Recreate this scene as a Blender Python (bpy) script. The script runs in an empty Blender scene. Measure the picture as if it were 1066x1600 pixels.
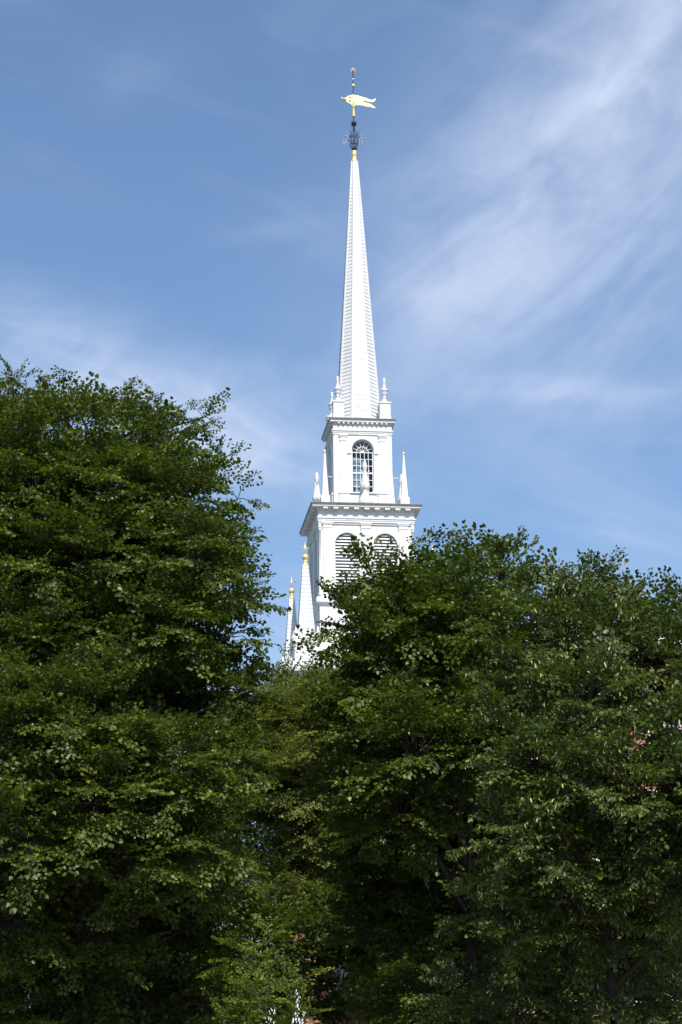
import bpy, math, random
import numpy as np
from mathutils import Vector, Matrix, Euler

scene = bpy.context.scene
R = math.radians

# ------------------------------------------------------------------ camera
PITCH, ROLL, EYE = R(16.93), R(-0.75), 1.6
FPX = 4000.0                                   # focal length in pixels of the 1066 x 1600 photograph
cd = bpy.data.cameras.new('camera'); cam = bpy.data.objects.new('camera', cd)
scene.collection.objects.link(cam)
cd.sensor_fit = 'VERTICAL'; cd.sensor_height = 24.0; cd.lens = 24.0 * FPX / 1600.0
cd.clip_start = 0.5; cd.clip_end = 5000
cam.matrix_world = Matrix.Translation((0, 0, EYE)) @ Matrix.Rotation(math.pi / 2 + PITCH, 4, 'X') @ Matrix.Rotation(ROLL, 4, 'Z')
scene.camera = cam

# ------------------------------------------------------------------ light
SUN_EL, SUN_AZ = R(49), R(13)                  # behind the viewer, a little to the right
sdir = Vector((math.sin(SUN_AZ) * math.cos(SUN_EL), -math.cos(SUN_AZ) * math.cos(SUN_EL), math.sin(SUN_EL)))
sl = bpy.data.lights.new('sun', 'SUN'); sl.energy = 4.5; sl.angle = R(0.53); sl.color = (1.0, 0.95, 0.87)
so = bpy.data.objects.new('sun', sl); scene.collection.objects.link(so)
so.rotation_euler = sdir.to_track_quat('Z', 'Y').to_euler()
vs = scene.view_settings
vs.view_transform = 'Standard'; vs.look = 'None'; vs.gamma = 1.0; vs.use_curve_mapping = False
vs.exposure = 0.34

world = bpy.data.worlds.new('World'); scene.world = world; world.use_nodes = True
def build_world():
    nt = world.node_tree; N = nt.nodes; L = nt.links
    N.clear()
    def mth(op, a, b=None, clamp=False):
        n = N.new('ShaderNodeMath'); n.operation = op; n.use_clamp = clamp
        for i, v in enumerate((a, b)):
            if v is None: continue
            if isinstance(v, (int, float)): n.inputs[i].default_value = v
            else: L.new(v, n.inputs[i])
        return n.outputs[0]
    out = N.new('ShaderNodeOutputWorld'); bg = N.new('ShaderNodeBackground')
    bg.inputs['Strength'].default_value = 0.109
    sky = N.new('ShaderNodeTexSky'); sky.sky_type = 'NISHITA'; sky.sun_disc = False
    sky.sun_elevation = SUN_EL; sky.sun_rotation = math.pi - SUN_AZ
    sky.air_density = 1.0; sky.dust_density = 0.35; sky.ozone_density = 1.6; sky.altitude = 10
    tc = N.new('ShaderNodeTexCoord'); sp = N.new('ShaderNodeSeparateXYZ'); L.new(tc.outputs['Generated'], sp.inputs[0])
    az = mth('ARCTAN2', sp.outputs[0], sp.outputs[1]); el = mth('ARCSINE', sp.outputs[2])
    # azimuth and elevation as plain degrees
    azd = mth('MULTIPLY', az, 57.2958); eld = mth('MULTIPLY', el, 57.2958)
    cmb = N.new('ShaderNodeCombineXYZ'); L.new(azd, cmb.inputs[0]); L.new(eld, cmb.inputs[1])
    def blob(cx, cy, ang, ln, wd):
        dx = mth('SUBTRACT', azd, cx); dy = mth('SUBTRACT', eld, cy)
        c, s = math.cos(R(ang)), math.sin(R(ang))
        a = mth('ADD', mth('MULTIPLY', dx, c / ln), mth('MULTIPLY', dy, s / ln))
        b = mth('ADD', mth('MULTIPLY', dx, -s / wd), mth('MULTIPLY', dy, c / wd))
        return mth('EXPONENT', mth('MULTIPLY', mth('ADD', mth('MULTIPLY', a, a), mth('MULTIPLY', b, b)), -1.0))
    def fbm(ang, sx, sy, scale, det=9, rough=0.6, dist=0.0, off=0.0):
        mp = N.new('ShaderNodeMapping'); mp.vector_type = 'TEXTURE'
        mp.inputs['Rotation'].default_value = (0, 0, R(ang)); mp.inputs['Scale'].default_value = (sx, sy, 1)
        mp.inputs['Location'].default_value = (off, off * .7, 0)
        L.new(cmb.outputs[0], mp.inputs[0])
        n = N.new('ShaderNodeTexNoise'); n.noise_dimensions = '2D'
        n.inputs['Scale'].default_value = scale; n.inputs['Detail'].default_value = det
        n.inputs['Roughness'].default_value = rough; n.inputs['Distortion'].default_value = dist
        L.new(mp.outputs[0], n.inputs['Vector'])
        return n.outputs['Fac']
    def sm(x, lo, hi):
        n = N.new('ShaderNodeMapRange'); n.interpolation_type = 'SMOOTHSTEP'
        n.inputs['From Min'].default_value = lo; n.inputs['From Max'].default_value = hi
        L.new(x, n.inputs['Value']); return n.outputs[0]
    n1 = fbm(38, 3.6, 1.0, 0.5, det=7, rough=0.52, dist=0.5)          # long fibres rising to the right
    n2 = fbm(-14, 4.0, 1.0, 0.45, det=7, rough=0.52, dist=0.5, off=7.3)
    n3 = fbm(24, 1.8, 1.0, 1.2, det=8, rough=0.55, dist=0.4, off=3.1)
    tex = mth('ADD', mth('MULTIPLY', n1, 0.72), mth('MULTIPLY', n3, 0.28))
    texA = sm(tex, 0.18, 0.82); texB = sm(mth('ADD', mth('MULTIPLY', n2, 0.65), mth('MULTIPLY', n3, 0.28)), 0.15, 0.80)
    def amp(b, k, t): return mth('MULTIPLY', mth('MULTIPLY', b, k), t)
    parts = [
        amp(blob(5.6, 25.4, 42, 5.4, 2.7), 0.38, texA), mth('MULTIPLY', blob(6.2, 24.4, 42, 6.5, 3.2), 0.17),
        amp(blob(8.2, 27.3, 40, 3.5, 2.2), 0.30, texA),
        amp(blob(2.6, 22.3, 35, 2.2, 1.0), 0.34, texA),
        amp(blob(5.8, 21.6, 10, 5.0, 3.4), 0.40, texA),
        amp(blob(6.2, 19.4, -8, 3.6, 0.55), 0.40, texB),
        amp(blob(-4.4, 19.15, -20, 4.3, 1.35), 1.0, texB),
        amp(blob(-2.3, 18.4, -28, 1.7, 0.7), 0.45, texB),
        amp(blob(-1.6, 23.2, 8, 1.2, 0.22), 0.18, texB),
        amp(blob(-4.9, 26.6, 15, 1.6, 0.8), 0.10, texA),
        amp(blob(6.6, 16.2, -10, 2.2, 0.6), 0.22, texB),
        amp(blob(-1.5, 13.3, 0, 6.0, 1.9), 0.50, texB),
        mth('MULTIPLY', sm(n2, 0.45, 0.85), 0.16),
    ]
    tot = parts[0]
    for p in parts[1:]: tot = mth('ADD', tot, p)
    front = sm(sp.outputs[1], -0.2, 0.6)
    tot = mth('MINIMUM', mth('MULTIPLY', tot, front), 0.92)
    tint = N.new('ShaderNodeMix'); tint.data_type = 'RGBA'; tint.blend_type = 'MULTIPLY'; tint.inputs[0].default_value = 1.0
    L.new(sky.outputs[0], tint.inputs[6]); tint.inputs[7].default_value = (0.90, 1.0, 1.09, 1)
    mx = N.new('ShaderNodeMix'); mx.data_type = 'RGBA'
    L.new(tot, mx.inputs[0]); L.new(tint.outputs[2], mx.inputs[6]); mx.inputs[7].default_value = (5.2, 5.9, 7.4, 1)
    L.new(mx.outputs[2], bg.inputs[0]); L.new(bg.outputs[0], out.inputs[0])
build_world()

# ------------------------------------------------------------------ helpers
rng = np.random.default_rng(11)
def at(px, py, Y):
    """world point at forward distance Y for a position measured in the photograph"""
    u, v = (px - 533) / FPX, (py - 800) / FPX
    c, s = math.cos(-ROLL), math.sin(-ROLL)
    u, v = c * u - s * v, s * u + c * v
    y, z = math.cos(PITCH) + v * math.sin(PITCH), math.sin(PITCH) - v * math.cos(PITCH)
    return np.array((u / y * Y, Y, EYE + z / y * Y))

def link(name, me, mat, parent=None):
    o = bpy.data.objects.new(name, me); scene.collection.objects.link(o)
    if mat is not None and not me.materials: me.materials.append(mat)
    if parent is not None: o.parent = parent
    return o
def tag(o, label=None, cat=None, group=None, kind=None):
    for k, v in (('label', label), ('category', cat), ('group', group), ('kind', kind)):
        if v: o[k] = v
    return o
def empty(name, loc=(0, 0, 0), rz=0):
    o = bpy.data.objects.new(name, None); scene.collection.objects.link(o)
    o.location = loc; o.rotation_euler = (0, 0, rz); o.empty_display_size = 0.5
    return o
def copy_tree(o, parent):
    c = o.copy(); scene.collection.objects.link(c); c.parent = parent
    for ch in [x for x in scene.objects if x.parent == o]:
        copy_tree(ch, c)
    return c

class MB:
    def __init__(s): s.v = []; s.f = []; s.sm = []
    def add(s, vs, fs, smooth=False):
        b = len(s.v); s.v += [tuple(map(float, p)) for p in vs]
        s.f += [tuple(b + i for i in f) for f in fs]; s.sm += [smooth] * len(fs)
    def box(s, x0, x1, y0, y1, z0, z1):
        s.add([(x0, y0, z0), (x1, y0, z0), (x1, y1, z0), (x0, y1, z0), (x0, y0, z1), (x1, y0, z1), (x1, y1, z1), (x0, y1, z1)],
              [(0, 3, 2, 1), (4, 5, 6, 7), (0, 1, 5, 4), (1, 2, 6, 5), (2, 3, 7, 6), (3, 0, 4, 7)])
    def ring(s, prof, n=4, ph=0.0, sq=True, closed=True, smooth=False, center=(0, 0), caps=True):
        """profile [(radius, z)] turned round the z axis; sq: radius is the apothem of an n-gon"""
        k = 1 / math.cos(math.pi / n) if sq else 1.0
        vs = []
        for r, z in prof:
            for i in range(n):
                a = ph + 2 * math.pi * i / n
                vs.append((center[0] + r * k * math.cos(a), center[1] + r * k * math.sin(a), z))
        fs = []
        for j in range(len(prof) - 1):
            for i in range(n):
                i2 = (i + 1) % n
                fs.append((j * n + i, j * n + i2, (j + 1) * n + i2, (j + 1) * n + i))
        if caps:
            fs.append(tuple(reversed(range(n)))); fs.append(tuple((len(prof) - 1) * n + i for i in range(n)))
        s.add(vs, fs, smooth)
    def square(s, prof, caps=True): s.ring(prof, 4, math.pi / 4, True, caps=caps)
    def lathe(s, prof, n=20, center=(0, 0)): s.ring(prof, n, 0, False, smooth=True, center=center)
    def tube(s, pts, rad, n=6, smooth=True):
        pts = [Vector(p) for p in pts]
        if isinstance(rad, (int, float)): rad = [rad] * len(pts)
        vs = []
        ref = Vector((0, 0, 1))
        for i, p in enumerate(pts):
            t = (pts[min(i + 1, len(pts) - 1)] - pts[max(i - 1, 0)]).normalized()
            a = t.cross(ref)
            if a.length < 1e-3: a = t.cross(Vector((0, 1, 0)))
            a.normalize(); b = t.cross(a)
            for k in range(n):
                an = 2 * math.pi * k / n
                vs.append(p + (a * math.cos(an) + b * math.sin(an)) * rad[i])
        fs = []
        for j in range(len(pts) - 1):
            for k in range(n):
                k2 = (k + 1) % n
                fs.append((j * n + k, (j + 1) * n + k, (j + 1) * n + k2, j * n + k2))
        fs.append(tuple(range(n))); fs.append(tuple(reversed(range((len(pts) - 1) * n, len(pts) * n))))
        s.add(vs, fs, smooth)
    def ball(s, c, r, n=16, m=10, sz=1.0):
        s.lathe([(max(r * math.sin(math.pi * j / m), r * 0.02), c[2] - r * sz * math.cos(math.pi * j / m)) for j in range(m + 1)], n, (c[0], c[1]))
    def prism(s, poly, y0, y1):
        """polygon in (x, z) thickened from y0 to y1"""
        n = len(poly)
        vs = [(x, y0, z) for x, z in poly] + [(x, y1, z) for x, z in poly]
        fs = [tuple(range(n)), tuple(reversed(range(n, 2 * n)))]
        fs += [(i, i + n, (i + 1) % n + n, (i + 1) % n) for i in range(n)]
        s.add(vs, fs)
    def build(s, name, mat, parent=None):
        me = bpy.data.meshes.new(name); me.from_pydata(s.v, [], s.f); me.update()
        me.polygons.foreach_set('use_smooth', s.sm)
        return link(name, me, mat, parent)

# ------------------------------------------------------------------ materials
def mat(name, col, rough=0.6, metal=0.0, spec=0.5):
    m = bpy.data.materials.new(name); m.use_nodes = True
    b = m.node_tree.nodes['Principled BSDF']
    b.inputs['Base Color'].default_value = (*col, 1); b.inputs['Roughness'].default_value = rough
    b.inputs['Metallic'].default_value = metal; b.inputs['Specular IOR Level'].default_value = spec
    return m
def mottle(m, c1, c2, scale=3.0, stretch=(1, 1, 1), bump=0.0, detail=8):
    nt = m.node_tree; b = nt.nodes['Principled BSDF']
    tc = nt.nodes.new('ShaderNodeTexCoord'); mp = nt.nodes.new('ShaderNodeMapping'); mp.inputs['Scale'].default_value = stretch
    n = nt.nodes.new('ShaderNodeTexNoise'); n.inputs['Scale'].default_value = scale; n.inputs['Detail'].default_value = detail
    r = nt.nodes.new('ShaderNodeValToRGB'); r.color_ramp.elements[0].color = (*c1, 1); r.color_ramp.elements[1].color = (*c2, 1)
    r.color_ramp.elements[0].position = 0.3; r.color_ramp.elements[1].position = 0.7
    nt.links.new(tc.outputs['Object'], mp.inputs[0]); nt.links.new(mp.outputs[0], n.inputs['Vector'])
    nt.links.new(n.outputs['Fac'], r.inputs[0]); nt.links.new(r.outputs[0], b.inputs['Base Color'])
    if bump:
        bp = nt.nodes.new('ShaderNodeBump'); bp.inputs['Strength'].default_value = bump; bp.inputs['Distance'].default_value = 0.02
        nt.links.new(n.outputs['Fac'], bp.inputs['Height']); nt.links.new(bp.outputs[0], b.inputs['Normal'])
    return m
WHITE = mottle(mat('white_paint', (.8, .8, .8), 0.5), (.64, .64, .635), (.745, .745, .74), 2.6, (1, 1, .14))
LEAD = mottle(mat('lead_flashing', (.3, .3, .3), 0.6), (.21, .205, .195), (.27, .265, .25), 4)
GOLD = mottle(mat('gold_leaf', (.9, .6, .15), 0.38, 0.55), (.98, .70, .26), (1.0, .80, .38), 9)
IRON = mat('wrought_iron', (.012, .013, .016), 0.45)
SILVER = mottle(mat('pale_letter', (.5, .47, .44), 0.5), (.38, .36, .35), (.46, .43, .41), 6)
DARK = mat('dark_interior', (.02, .02, .022), 0.9)
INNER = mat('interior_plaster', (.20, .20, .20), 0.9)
BARK = mottle(mat('bark', (.05, .04, .03), 0.9), (.028, .022, .016), (.075, .06, .045), 9, (1, 1, .3), 0.6)
STONE = mottle(mat('granite', (.3, .3, .29), 0.7), (.24, .24, .23), (.36, .355, .34), 25)
def brick_mat(name, c1, c2, mortar, scale=1.0):
    m = mat(name, c1, 0.85); nt = m.node_tree; b = nt.nodes['Principled BSDF']
    tc = nt.nodes.new('ShaderNodeTexCoord'); sp = nt.nodes.new('ShaderNodeSeparateXYZ'); cb = nt.nodes.new('ShaderNodeCombineXYZ')
    ad = nt.nodes.new('ShaderNodeMath'); ad.operation = 'ADD'
    nt.links.new(tc.outputs['Object'], sp.inputs[0]); nt.links.new(sp.outputs[0], ad.inputs[0]); nt.links.new(sp.outputs[1], ad.inputs[1])
    nt.links.new(ad.outputs[0], cb.inputs[0]); nt.links.new(sp.outputs[2], cb.inputs[1])
    bt = nt.nodes.new('ShaderNodeTexBrick'); bt.inputs['Scale'].default_value = scale
    bt.inputs['Brick Width'].default_value = 0.21; bt.inputs['Row Height'].default_value = 0.07; bt.inputs['Mortar Size'].default_value = 0.008
    bt.inputs['Color1'].default_value = (*c1, 1); bt.inputs['Color2'].default_value = (*c2, 1); bt.inputs['Mortar'].default_value = (*mortar, 1)
    nt.links.new(cb.outputs[0], bt.inputs['Vector']); nt.links.new(bt.outputs['Color'], b.inputs['Base Color'])
    return m
BRICK = brick_mat('red_brick', (.30, .095, .06), (.22, .07, .045), (.33, .28, .24))
PAVING = brick_mat('brick_paving', (.20, .085, .06), (.16, .07, .05), (.2, .18, .16))
def glass_mat():
    m = bpy.data.materials.new('window_glass'); m.use_nodes = True; nt = m.node_tree; nt.nodes.clear()
    o = nt.nodes.new('ShaderNodeOutputMaterial'); mx = nt.nodes.new('ShaderNodeMixShader')
    t = nt.nodes.new('ShaderNodeBsdfTransparent'); t.inputs[0].default_value = (.86, .88, .88, 1)
    g = nt.nodes.new('ShaderNodeBsdfGlossy'); g.inputs['Roughness'].default_value = 0.03
    fr = nt.nodes.new('ShaderNodeFresnel'); fr.inputs[0].default_value = 1.5
    nt.links.new(fr.outputs[0], mx.inputs[0]); nt.links.new(t.outputs[0], mx.inputs[1]); nt.links.new(g.outputs[0], mx.inputs[2])
    nt.links.new(mx.outputs[0], o.inputs[0]); return m
GLASS = glass_mat()
DGLASS = mottle(mat('house_window_glass', (.02, .02, .025), 0.06), (.012, .013, .016), (.03, .032, .036), 2)
def leaf_mat(name, dark, light, trans, rough=0.42, tw=0.3, spec=0.5):
    m = bpy.data.materials.new(name); m.use_nodes = True; nt = m.node_tree
    b = nt.nodes['Principled BSDF']; o = nt.nodes['Material Output']
    a = nt.nodes.new('ShaderNodeAttribute'); a.attribute_name = 'tint'
    r = nt.nodes.new('ShaderNodeValToRGB'); e = r.color_ramp.elements
    e[0].color = (*dark, 1); e[1].color = (*light, 1); e[0].position = 0.0; e[1].position = 0.9
    x = e.new(1.0); x.color = (light[0] * 2.0, light[1] * 1.35, light[2] * 1.1, 1)
    nt.links.new(a.outputs['Fac'], r.inputs[0]); nt.links.new(r.outputs[0], b.inputs['Base Color'])
    b.inputs['Roughness'].default_value = rough; b.inputs['Specular IOR Level'].default_value = spec
    t = nt.nodes.new('ShaderNodeBsdfTranslucent')
    mm = nt.nodes.new('ShaderNodeMix'); mm.data_type = 'RGBA'; mm.blend_type = 'MULTIPLY'; mm.inputs[0].default_value = 1
    nt.links.new(r.outputs[0], mm.inputs[6]); mm.inputs[7].default_value = (*trans, 1)
    nt.links.new(mm.outputs[2], t.inputs[0])
    mx = nt.nodes.new('ShaderNodeMixShader'); mx.inputs[0].default_value = tw
    nt.links.new(b.outputs[0], mx.inputs[1]); nt.links.new(t.outputs[0], mx.inputs[2]); nt.links.new(mx.outputs[0], o.inputs[0])
    return m
LEAF_A = leaf_mat('linden_leaf', (.030, .058, .009), (.108, .143, .014), (1.5, 1.7, .45), 0.45, 0.30, 0.42)
LEAF_B = leaf_mat('grey_linden_leaf', (.030, .056, .013), (.098, .132, .022), (1.45, 1.7, .5), 0.44, 0.28, 0.45)
LEAF_C = leaf_mat('locust_leaf', (.085, .115, .017), (.155, .185, .030), (1.7, 1.7, .5), 0.55)
LEAF_D = leaf_mat('maple_leaf', (.062, .105, .010), (.150, .190, .016), (1.8, 1.8, .4), 0.6, 0.34, 0.28)
BRACT = leaf_mat('linden_bract', (.42, .41, .15), (.62, .59, .26), (1.2, 1.2, .9), 0.6, 0.3)

# ------------------------------------------------------------------ ground
def sheet(name, x0, x1, y0, y1, z, m):
    b = MB(); b.add([(x0, y0, z), (x1, y0, z), (x1, y1, z), (x0, y1, z)], [(0, 1, 2, 3)])
    return tag(b.build(name, m), kind='structure')
GROUND = mottle(mat('earth', (.1, .1, .09), 0.95), (.07, .068, .06), (.12, .115, .10), .4)
sheet('ground', -1500, 1500, -1500, 1500, 0.0, GROUND)
sheet('brick_plaza', -9, 9, -20, 74, 0.004, PAVING)

# ------------------------------------------------------------------ church
TX, TY, PSI = 0.84, 110.0, R(7.3)
church = empty('church', (TX, TY, 0), PSI)
tag(church, 'white wooden church steeple with tall spire rising above the dark trees', 'church')
ZO = 1.6
def part(name, mb, m, parent=church, loc=(0, 0), z=ZO):
    o = mb.build(name, m, parent)
    o.location = (loc[0], loc[1], z) if parent is church else (0, 0, 0)
    return o
def around(o, angles=(1, 2, 3)):
    """copies of a part on the other faces of the square tower"""
    for k in angles:
        c = copy_tree(o, church)
        c.location = Matrix.Rotation(k * math.pi / 2, 4, 'Z') @ o.location
        c.rotation_euler = (0, 0, k * math.pi / 2)

def arc(cx, cz, r, n=18, a0=math.pi, a1=0.0):
    return [(cx + r * math.cos(a0 + (a1 - a0) * i / n), cz + r * math.sin(a0 + (a1 - a0) * i / n)) for i in range(n + 1)]
def wall_face(b, y, x0, x1, z0, z1, arches, depth):
    """front wall sheet at y with arched openings (cx, r, sill, spring) and reveals of the given depth"""
    cuts = [x0] + [(arches[i][0] + arches[i + 1][0]) / 2 for i in range(len(arches) - 1)] + [x1]
    for (cx, r, s, sp), xa, xb in zip(arches, cuts, cuts[1:]):
        q = lambda *p: b.add([(x, y, z) for x, z in p], [tuple(range(len(p)))])
        q((xa, z0), (cx - r, z0), (cx - r, s), (cx - r, sp), (cx - r, z1), (xa, z1))
        q((cx + r, z0), (xb, z0), (xb, z1), (cx + r, z1), (cx + r, sp), (cx + r, s))
        if s > z0 + 1e-4: q((cx - r, z0), (cx + r, z0), (cx + r, s), (cx - r, s))
        pts = arc(cx, sp, r)
        for p, p2 in zip(pts, pts[1:]): q(p, p2, (p2[0], z1), (p[0], z1))
        o = [(cx - r, s)] + pts + [(cx + r, s)]
        for p, p2 in zip(o, o[1:] + o[:1]):
            b.add([(p[0], y, p[1]), (p[0], y + depth, p[1]), (p2[0], y + depth, p2[1]), (p2[0], y, p2[1])], [(0, 1, 2, 3)])
def arch_band(b, cx, spring, r0, r1, y0, y1, n=18):
    a, c = arc(cx, spring, r0, n), arc(cx, spring, r1, n)
    for i in range(n):
        b.prism([a[i], a[i + 1], c[i + 1], c[i]], y0, y1)

# --- spire: eight clapboarded sides
def spire():
    b = MB(); z0, z1, r0, r1 = 37.45, 50.66, 0.972, 0.125
    n = 74; prof = []
    def rr(z): return r0 + (r1 - r0) * (z - z0) / (z1 - z0)
    for i in range(n):
        za, zb = z0 + (z1 - z0) * i / n, z0 + (z1 - z0) * (i + 1) / n
        lip = 0.021 * (0.55 + 0.45 * (1 - i / n)) + .002 * math.sin(i * 12.9898)
        prof += [(rr(za) + lip, za), (rr(zb) + 0.001, zb - 0.0005)]
    b.ring(prof, 8, math.pi / 8)
    for k in range(8):                                             # corner boards along the arrises
        a = math.pi / 8 + k * math.pi / 4
        for sgn in (-1, 1):
            q = []
            for z in (z0, z1):
                r = rr(z); R8 = (r + .040) / math.cos(math.pi / 8)
                w = 0.075 * r / r0 + 0.018
                cor = Vector((R8 * math.cos(a), R8 * math.sin(a), z)); tdir = Vector((-math.sin(a + sgn * math.pi / 8), math.cos(a + sgn * math.pi / 8), 0)) * sgn
                nrm = Vector((math.cos(a + sgn * math.pi / 8), math.sin(a + sgn * math.pi / 8), 0))
                q += [cor, cor + tdir * w, cor + tdir * w - nrm * .04, cor - nrm * .04]
            b.add(q, [(0, 1, 5, 4), (1, 2, 6, 5), (3, 0, 4, 7), (4, 5, 6, 7), (0, 3, 2, 1)])
    b.ring([(1.03, 37.43), (1.03, 37.56), (.99, 37.60)], 8, math.pi / 8)   # base board
    return part('spire', b, WHITE)
sp_ob = spire()
b = MB(); b.lathe([(.15, 50.62), (.158, 50.66), (.13, 50.70), (.115, 50.80), (.105, 50.92), (.135, 50.97), (.14, 50.99), (.105, 51.01), (.125, 51.05), (.125, 51.10), (.10, 51.18), (.05, 51.22), (.02, 51.23)], 20)
g = part('spire_collar', b, GOLD, sp_ob)

# --- weathervane
b = MB()
b.tube([(0, 0, 51.2), (0, 0, 55.3)], 0.022, 8)
vane = part('weathervane', b, IRON)
b = MB()
for k in range(8):                                                 # iron crown
    a = k * math.pi / 4
    c, s = math.cos(a), math.sin(a)
    b.tube([(.05 * c, .05 * s, 51.2), (.11 * c, .11 * s, 51.27), (.15 * c, .15 * s, 51.36)], .022, 5)
b.lathe([(.03, 51.2), (.09, 51.23), (.07, 51.33), (.03, 51.36)], 12)
def scroll(c, s, cx, cz, r, turns, ph, d):
    pts = []
    for i in range(22):
        t = i / 21; rr = r * (1 - .78 * t); an = ph + d * turns * 2 * math.pi * t
        x = cx + rr * math.cos(an); pts.append((x * c * .92, x * s * .92, cz + rr * math.sin(an)))
    return pts
for k in range(4):
    a = math.pi / 4 + k * math.pi / 2; c, s = math.cos(a), math.sin(a)
    P = lambda pts: [(x * c * .92, x * s * .92, z) for x, z in pts]
    b.tube(P([(.03, 52.42), (.06, 52.25), (.14, 52.12), (.24, 52.02), (.29, 51.88), (.25, 51.74), (.21, 51.66)]), .012, 4)
    b.tube(P([(.21, 51.66), (.26, 51.62), (.30, 51.52), (.26, 51.42)]), .011, 4)
    b.tube(P([(.24, 52.02), (.33, 52.1), (.345, 52.2)]), .010, 4)
    b.tube(P([(.25, 51.74), (.34, 51.78), (.36, 51.86)]), .010, 4)
    b.tube(scroll(c, s, .15, 51.92, .10, 1.4, 0, 1), .011, 4)
    b.tube(scroll(c, s, .14, 51.54, .10, 1.4, math.pi, -1), .011, 4)
    b.tube(P([(.02, 51.74), (.12, 51.72), (.25, 51.74)]), .010, 4)
    b.tube(P([(.05, 51.35), (.14, 51.42), (.23, 51.52), (.21, 51.66)]), .011, 4)
    b.tube(P([(.25, 51.82), (.42, 51.82)]), .008, 4)
    b.tube(P([(.02, 52.52), (.09, 52.6), (.17, 52.70)]), [.045, .05, .014], 5)
    b.tube(P([(.02, 52.50), (.10, 52.52), (.21, 52.56)]), [.04, .045, .012], 5)
b.ball((0, 0, 51.74), .04); b.tube([(0, 0, 52.3), (0, 0, 52.55)], [.03, .055], 8)
part('ironwork', b, IRON, vane)
def letter(strokes, ang, mirror):
    b = MB()
    d = Vector((math.cos(ang), math.sin(ang), 0)); nn = Vector((-math.sin(ang), math.cos(ang), 0))
    w, h = .20, .27
    for st in strokes:
        for p, q in zip(st, st[1:]):
            p, q = Vector((p[0], p[1])), Vector((q[0], q[1]))
            t = (q - p).normalized(); m_ = Vector((-t.y, t.x)) * .062
            quad = [p + m_ - t * .05, q + m_ + t * .05, q - m_ + t * .05, p - m_ - t * .05]
            vs = []
            for th in (-.012, .012):
                for e in quad:
                    x = (1 - e.x) if mirror else e.x
                    vs.append(d * (.43 + x * w) + nn * th + Vector((0, 0, 51.67 + e.y * h)))
            b.add(vs, [(0, 1, 2, 3), (7, 6, 5, 4), (0, 4, 5, 1), (1, 5, 6, 2), (2, 6, 7, 3), (3, 7, 4, 0)])
    return b
L_N = [[(0, 0), (0, 1), (1, 0), (1, 1)]]
L_S = [[(1, .85), (.75, 1), (.25, 1), (0, .78), (.2, .56), (.8, .44), (1, .22), (.75, 0), (.25, 0), (0, .15)]]
L_E = [[(1, 1), (0, 1), (0, 0), (1, 0)], [(0, .5), (.8, .5)]]
L_W = [[(0, 1), (.25, 0), (.5, .7), (.75, 0), (1, 1)]]
for st, an, mi in ((L_N, 45, False), (L_W, 135, True), (L_S, 225, False), (L_E, 315, False)):
    part('compass_letter', letter(st, R(an), mi), SILVER, vane)
# gilt pennant with a forked tail
ys = lambda x: 53.82 - .09 * x
top = [(-.02, .265), (.2, .275), (.4, .22), (.62, .185), (.8, .11), (.93, .13), (1.07, .24)]
pen = [(x, ys(x) + dz * .92) for x, dz in top]
pen += [(1.02, ys(1.02) + .12), (.93, ys(.93) + .02), (.72, ys(.72) + .0), (.55, ys(.55) + .03), (.42, ys(.42) + .0), (.55, ys(.55) - .04), (.74, ys(.74) - .06),
        (.9, ys(.9) - .13), (1.05, ys(1.05) - .31)]
pen += [(.92, ys(.92) - .29), (.75, ys(.75) - .24), (.6, ys(.6) - .27), (.4, ys(.4) - .22), (.2, ys(.2) - .25), (-.02, ys(0) - .26)]
b = MB()
def strip(up, lo, y0=-.018, y1=.018):
    for (a, c), (a2, c2) in zip(zip(up, lo), list(zip(up, lo))[1:]):
        b.prism([a, c, c2, a2], y0, y1)
U = pen[:7]; lowtail = list(reversed(pen[16:])); 
xs = [-.1, .05, .2, .31, .42]
def interp(poly, x):
    return float(np.interp(x, [p[0] for p in sorted(poly)], [p[1] for p in sorted(poly)]))
upp, low = sorted(U), sorted(pen[16:])
strip([(x, interp(upp, x)) for x in xs], [(x, interp(low, x)) for x in xs])
xt = [.42, .55, .68, .8, .92, 1.0, 1.06]
mid_u = [(.42, ys(.42)), (.55, ys(.55) + .03), (.72, ys(.72)), (.93, ys(.93) + .0), (1.0, ys(1) + .06), (1.07, ys(1.07) + .2)]
mid_l = [(.42, ys(.42)), (.55, ys(.55) - .07), (.74, ys(.74) - .09), (.9, ys(.9) - .15), (1.0, ys(1) - .24), (1.05, ys(1.05) - .30)]
strip([(x, interp(upp, x)) for x in xt], [(x, interp(mid_u, x)) for x in xt])
strip([(x, interp(mid_l, x)) for x in xt], [(x, interp(low, x)) for x in xt])
# pierced head and bead at the pointing end
b.prism([(-.06, 54.06), (-.06, 53.60), (-.12, 53.59), (-.12, 54.05)], -.02, .02)
for z0, z1 in ((53.60, 53.66), (53.80, 53.86), (54.00, 54.05)):
    b.prism([(-.12, z1), (-.12, z0), (-.21, z0 + (53.83 - z0) * .18), (-.21, z1 + (53.83 - z1) * .18)], -.02, .02)
b.prism([(-.21, 54.02), (-.21, 53.64), (-.30, 53.69), (-.36, 53.77), (-.43, 53.79), (-.43, 53.88), (-.36, 53.90), (-.30, 53.97)], -.02, .02)
b.ball((-.39, 0, 53.84), .075, 12, 8); b.ball((-.54, 0, 53.87), .06, 12, 8); b.tube([(-.4, 0, 53.845), (-.64, 0, 53.885)], [.03, .012], 6)
part('pennant', b, GOLD, vane)
b = MB()
b.ball((0, 0, 53.0), .085); b.lathe([(.05, 53.07), (.068, 53.09), (.058, 53.12), (.058, 53.3), (.072, 53.33), (.05, 53.36)], 16)
b.ball((0, 0, 53.46), .075); b.tube([(0, 0, 53.5), (0, 0, 54.1)], .035, 8)
part('gilt_sleeve', b, GOLD, vane)
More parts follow.
